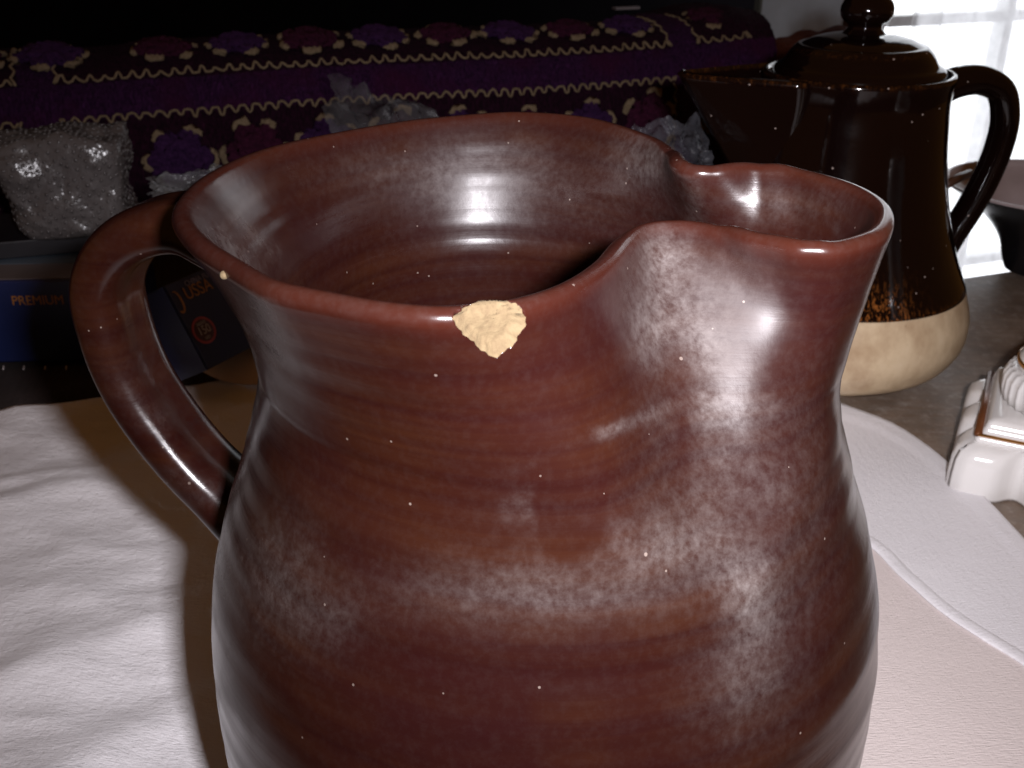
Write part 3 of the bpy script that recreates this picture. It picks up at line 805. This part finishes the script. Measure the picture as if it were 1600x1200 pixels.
def build_tilted_box():
    # blue box leaning, seen through the jug handle
    tl = at(255, 447, y=.64); tr = at(372, 398, y=.70); bl = at(302, 590, y=.615)
    ex = (tr - tl).normalized(); ey = (tl - bl); ey -= ex * ey.dot(ex); hh = ey.length; ey.normalize(); en = ex.cross(ey)
    Wd = .11
    root = empty('leaning_box', (0, 0, 0))
    M = Matrix((ex, ey, en)).transposed().to_4x4(); M.translation = tl - ey * hh + ex * Wd / 2
    root.matrix_world = M
    tag(root, 'dark blue box with red 150 roundel seen through the jug handle', 'box')
    rbox('box_body', Wd, .001, 1, BLUE, root, 0).data.clear_geometry()
    bpy.data.objects.remove([c for c in bpy.data.objects if c.parent == root][0])
    bm = bmesh.new(); bmesh.ops.create_cube(bm, size=1)
    for v in bm.verts: v.co = Vector((v.co.x * Wd, (v.co.y + .5) * hh, (v.co.z - .5) * .035))
    bmesh.ops.bevel(bm, geom=bm.edges[:], offset=.001, segments=2, affect='EDGES')
    bobj('box_body', bm, BLUE, root, False)
    def T(x, y, rz=0): return Matrix.Translation((x - Wd / 2, y, .0004)) @ Matrix.Rotation(rz, 4, 'Z')
    S_ = hh / .155
    text('USSA', .0125, ORANGE, root, T(.024, hh - .0110), 'orange_lettering', .85)
    text('CHINA FUEL', .0052, PALEP, root, T(.029, hh - .0045), 'small_lettering', .9)
    # swoosh before the wording
    n = 24; vs = []; fs = []
    for i in range(n):
        a = R(100) - R(225) * i / (n - 1); w = .0007 + .0028 * math.sin(math.pi * i / (n - 1)) + (.0016 if i > n - 5 else 0)
        for q in (-w / 2, w / 2):
            vs.append(((.0042 + q * .6) * math.cos(a) * .75, (.0075 + q * .6) * math.sin(a), 0))
    for i in range(n - 1): fs.append((2*i, 2*i+1, 2*i+3, 2*i+2))
    o = obj('swoosh', vs, fs, ORANGE, root); o.matrix_local = T(.0045, hh - .0135)
    # roundel
    def disc(name, r0, r1, m, z):
        n = 48; vs = []; fs = []
        for i in range(n):
            a = 2 * math.pi * i / n
            vs += [(r0 * math.cos(a), r0 * math.sin(a), z), (r1 * math.cos(a), r1 * math.sin(a), z)]
        fs = [(2*i, 2*i+1, 2*((i+1) % n)+1, 2*((i+1) % n)) for i in range(n)]
        o = obj(name, vs, fs, m, root); o.matrix_local = T(.0125, hh - .0375); return o
    disc('red_ring',   .0078, .0096, REDP, .0001); disc('roundel', .0003, .0077, simple('dark_red_print', (.05, .008, .010), .5), 0)
    text('150', .0085, CREAMP, root, T(.0125, hh - .0375) @ Matrix.Translation((0, 0, .0004)), 'number', .85)
    text('LIGHTS', .003, CREAMP, root, T(.0125, hh - .0325) @ Matrix.Translation((0, 0, .0004)), 'tiny_lettering', .8)
    text('LED', .003, CREAMP, root, T(.0125, hh - .0430) @ Matrix.Translation((0, 0, .0004)), 'tiny_lettering', .9)
build_tilted_box()

# wooden spoon end poking out behind the jug
WOODL = simple('pale_wood', (.55, .42, .31), .6, .2, 40)
def build_spoon():
    a = at(300, 564, z=.020); b = at(480, 572, z=.022)
    d = (b - a).normalized(); s = Vector((-d.y, d.x, .75)).normalized(); up = d.cross(s)
    vs = []; n = 40; ns = 20
    for i in range(n):
        t_ = i / (n - 1); w = .0165 * math.sin(min(1, t_ * 2.6 + .02) * math.pi / 2) ** .7 * (1 - .72 * float(smooth(.45, .75, t_))); th_ = .0038
        for j in range(ns):
            an = 2 * math.pi * j / ns
            hollow = -.0025 * math.exp(-((t_ - .25) / .18)**2) * (1 if math.sin(an) > 0 else .6)
            vs.append(a + d * (.125 * t_) + s * (w * math.cos(an)) + up * (th_ * math.sin(an) + hollow))
    o = obj('wooden_spoon', vs, grid_faces(n, ns) + [tuple(range(ns))[::-1], tuple(range((n-1)*ns, n*ns))], WOODL)
    tag(o, 'pale wooden spoon end lying behind the jug below the blue box', 'spoon')
build_spoon()

# ------------------------------------------------------------------ bubble-wrapped parcel
WRAP = NT('bubble_wrap'); _v = WRAP.coord()
WRAP.set(Base_Color=WRAP.mix(WRAP.noise(_v, 25, 5, .65), (.040, .033, .033), (.095, .087, .085)), Roughness=.24, Normal=WRAP.bump(WRAP.noise(_v, 45, 4, .6), .006, .6)); WRAP = WRAP.m
def build_parcel():
    c = at(118, 345, y=.805); z0 = ztop
    k = .735
    root = empty('bubble_wrapped_parcel', (c.x, c.y, z0), R(14))
    tag(root, 'grey bubble-wrapped block standing on the cartons before the purple shawl', 'parcel')
    sx, sy, sz = .094, .070, .080
    bm = bmesh.new(); bmesh.ops.create_cube(bm, size=1)
    bmesh.ops.subdivide_edges(bm, edges=bm.edges[:], cuts=26, use_grid_fill=True)
    for v in bm.verts:
        p = v.co * 2; q = Vector((math.copysign(abs(p.x) ** 1.0, p.x), p.y, p.z))
        L = (abs(q.x)**7 + abs(q.y)**7 + abs(q.z)**7) ** (1/7); q = q / L * max(abs(p.x), abs(p.y), abs(p.z))
        w = Vector((q.x * sx / 2 * (1 + .09 * q.z), q.y * sy / 2, (q.z + 1) / 2 * sz))
        n_ = Vector((nz(w, 22, 4), nz(w + Vector((3, 3, 3)), 22, 4), nz(w + Vector((7, 1, 2)), 22, 4)))
        w += n_ * .0055 * (1 if q.z > -.9 else .2); w.x += .010 * (w.z / sz - .5) * -1
        w.z = max(w.z, 0) + (.006 * nz(w, 30, 2) + .006 * q.x if q.z > .8 else 0)
        v.co = w
    bm.normal_update()
    pos = [(f.calc_center_median().copy(), f.normal.copy()) for f in bm.faces]
    body = bobj('wrapped_block', bm, WRAP, root)
    bb = bmesh.new(); random.shuffle(pos); kept = []
    for p, n_ in pos:
        if n_.z < -.5 or n_.y > .6: continue
        if all((p - q).length > .0043 for q in kept):
            kept.append(p)
            M = Matrix.Translation(p) @ n_.to_track_quat('Z', 'Y').to_matrix().to_4x4() @ Matrix.Diagonal((.0017, .0017, .0006, 1))
            bmesh.ops.create_icosphere(bb, subdivisions=1, radius=1, matrix=M)
    tag(bobj('bubbles', bb, WRAP, root), kind='stuff')
build_parcel()

# ------------------------------------------------------------------ crumpled clear plastic behind the jug
def crumple(name, corners, m, label, seed, amp=.012, n=46):
    a, b, c, d = corners; vs = []
    for i in range(n):
        for j in range(n):
            s, t_ = i / (n - 1), j / (n - 1)
            p = a * (1-s)*(1-t_) + b * s*(1-t_) + c * s*t_ + d * (1-s)*t_
            q = Vector((s * 5 + seed, t_ * 5, seed))
            r_ = Vector((noise.noise(q * 1.3), noise.noise(q * 1.3 + Vector((9, 9, 9))), noise.noise(q * 1.1 + Vector((4, 0, 7)))))
            r_ += Vector((abs(noise.noise(q * 2.7)), abs(noise.noise(q * 2.7 + Vector((3, 1, 1)))), abs(noise.noise(q * 2.9)))) * .6
            vs.append(p + r_ * amp)
    o = obj(name, vs, grid_faces(n, n, False), m, shade=True); tag(o, label, 'plastic'); return o
PL1 = mat_plastic('clear_plastic', .20, (.14, .14, .145)); PL2 = mat_plastic('clear_film', .22, (.13, .13, .15)); PL3 = mat_plastic('white_film', .40, (.12, .12, .12))
crumple('plastic_bag', (at(515, 122, y=.88), at(500, 330, y=.73), at(800, 330, y=.75), at(660, 175, y=.86)), PL1, 'crumpled clear plastic bag behind the jug rim before the shawl', 1.7)
crumple('plastic_film', (at(985, 205, y=.73), at(960, 330, y=.66), at(1130, 330, y=.66), at(1095, 180, y=.73)), PL2, 'clear plastic film crumpled between the jug and coffee pot spout', 5.2, .008)
crumple('white_plastic_sheet', (at(225, 282, y=.66), at(250, 330, y=.64), at(420, 330, y=.64), at(392, 252, y=.68)), PL3, 'whitish plastic sheet edge showing just above the jug handle', 8.1, .006)

# ------------------------------------------------------------------ dark wall, glazed panel, window with net curtain
wl = rbox('wall', 5.0, .05, 3.2, WALL, None, 0, loc=tuple(fr(-.5, 1.65, -1.2)), rot=Matrix.Rotation(YAW, 3, 'Z')); tag(wl, kind='structure')
fl2 = rbox('floor', 5.0, 4.0, .05, simple('dark_floor', (.035, .022, .016), .6, .4, 8), None, 0, loc=tuple(fr(-.4, -.2, -.82)), rot=Matrix.Rotation(YAW, 3, 'Z')); tag(fl2, kind='structure')
def build_back_things():
    rz = Matrix.Rotation(YAW, 3, 'Z')
    g = empty('glazed_panel', tuple(fr(.10, 1.25, -.77))); g.rotation_euler = (0, 0, YAW)
    tag(g, 'dull grey glass panel standing upright behind the rust-brown blanket', 'panel')
    a = at(1188, 20, y=2.12); b = at(1322, 20, y=2.20)
    mid = (a + b) / 2; g.location = (mid.x, mid.y, -.77)
    w_ = (b - a).length
    rbox('pane', w_, .012, 1.9, GREYP, g, 0)
    for s in (-1, 1): rbox('edge_strip', .006, .02, 1.9, simple('pale_strip', (.10, .11, .10), .4), g, .001, loc=(s * (w_ / 2 + .003), 0, 0))
    p = at(1352, 10, y=1.95)
    po = empty('wooden_post', (p.x, p.y, -.77), YAW); tag(po, 'reddish brown wooden post beside the bright curtain', 'post')
    rbox('post_shaft', .055, .05, 1.7, WOODD, po, .004); rbox('post_foot', .075, .07, .08, WOODD, po, .004)
    # pale ledge line far behind
    q = at(978, 14, y=2.25); sh = rbox('wall_ledge', .055, .02, .004, simple('pale_ledge', (.2, .17, .18), .5), None, .0005, loc=tuple(q), rot=rz)
    tag(sh, 'thin pale ledge catching light on the dark wall above the shawl', 'ledge')
    # window
    wn = empty('window', tuple(fr(1.27, 1.10, -.80)), YAW); tag(wn, 'bright daylit window behind the net curtain', 'window')
    rbox('daylight_pane', 1.10, .006, 1.95, mat_emit('daylight', (.93, .96, 1.0), 3.0), wn, 0, loc=(.04, .03, 0))
    for x in (-.53, -.20, .14, .48): rbox('mullion', .022, .04, 1.95, simple('white_paint', (.6, .6, .6), .5), wn, .003, loc=(x, 0, 0))
    for z in (-.03, .32, .87, 1.40, 1.95): rbox('glazing_bar', 1.1, .036, .022, simple('white_paint', (.6, .6, .6), .5), wn, .003, loc=(.04, 0, z))
    # curtain
    nu, nv = 260, 50; vs = []
    for i in range(nv):
        z = -.80 + 1.9 * i / (nv - 1)
        for j in range(nu):
            u = .73 + 1.0 * j / (nu - 1)
            w = .014 * math.sin(u * 75 + 1.5 * math.sin(u * 9)) + .010 * math.sin(u * 31 + z * 1.2) + .006 * nz((u * 8, z * 3, 0), 1, 3)
            vs.append(fr(u + .02 * z, 1.0 + w, z))
    cu = obj('net_curtain', vs, grid_faces(nv, nu, False), mat_curtain()); tag(cu, 'white net curtain glowing with daylight behind the coffee pot', 'curtain')
build_back_things()
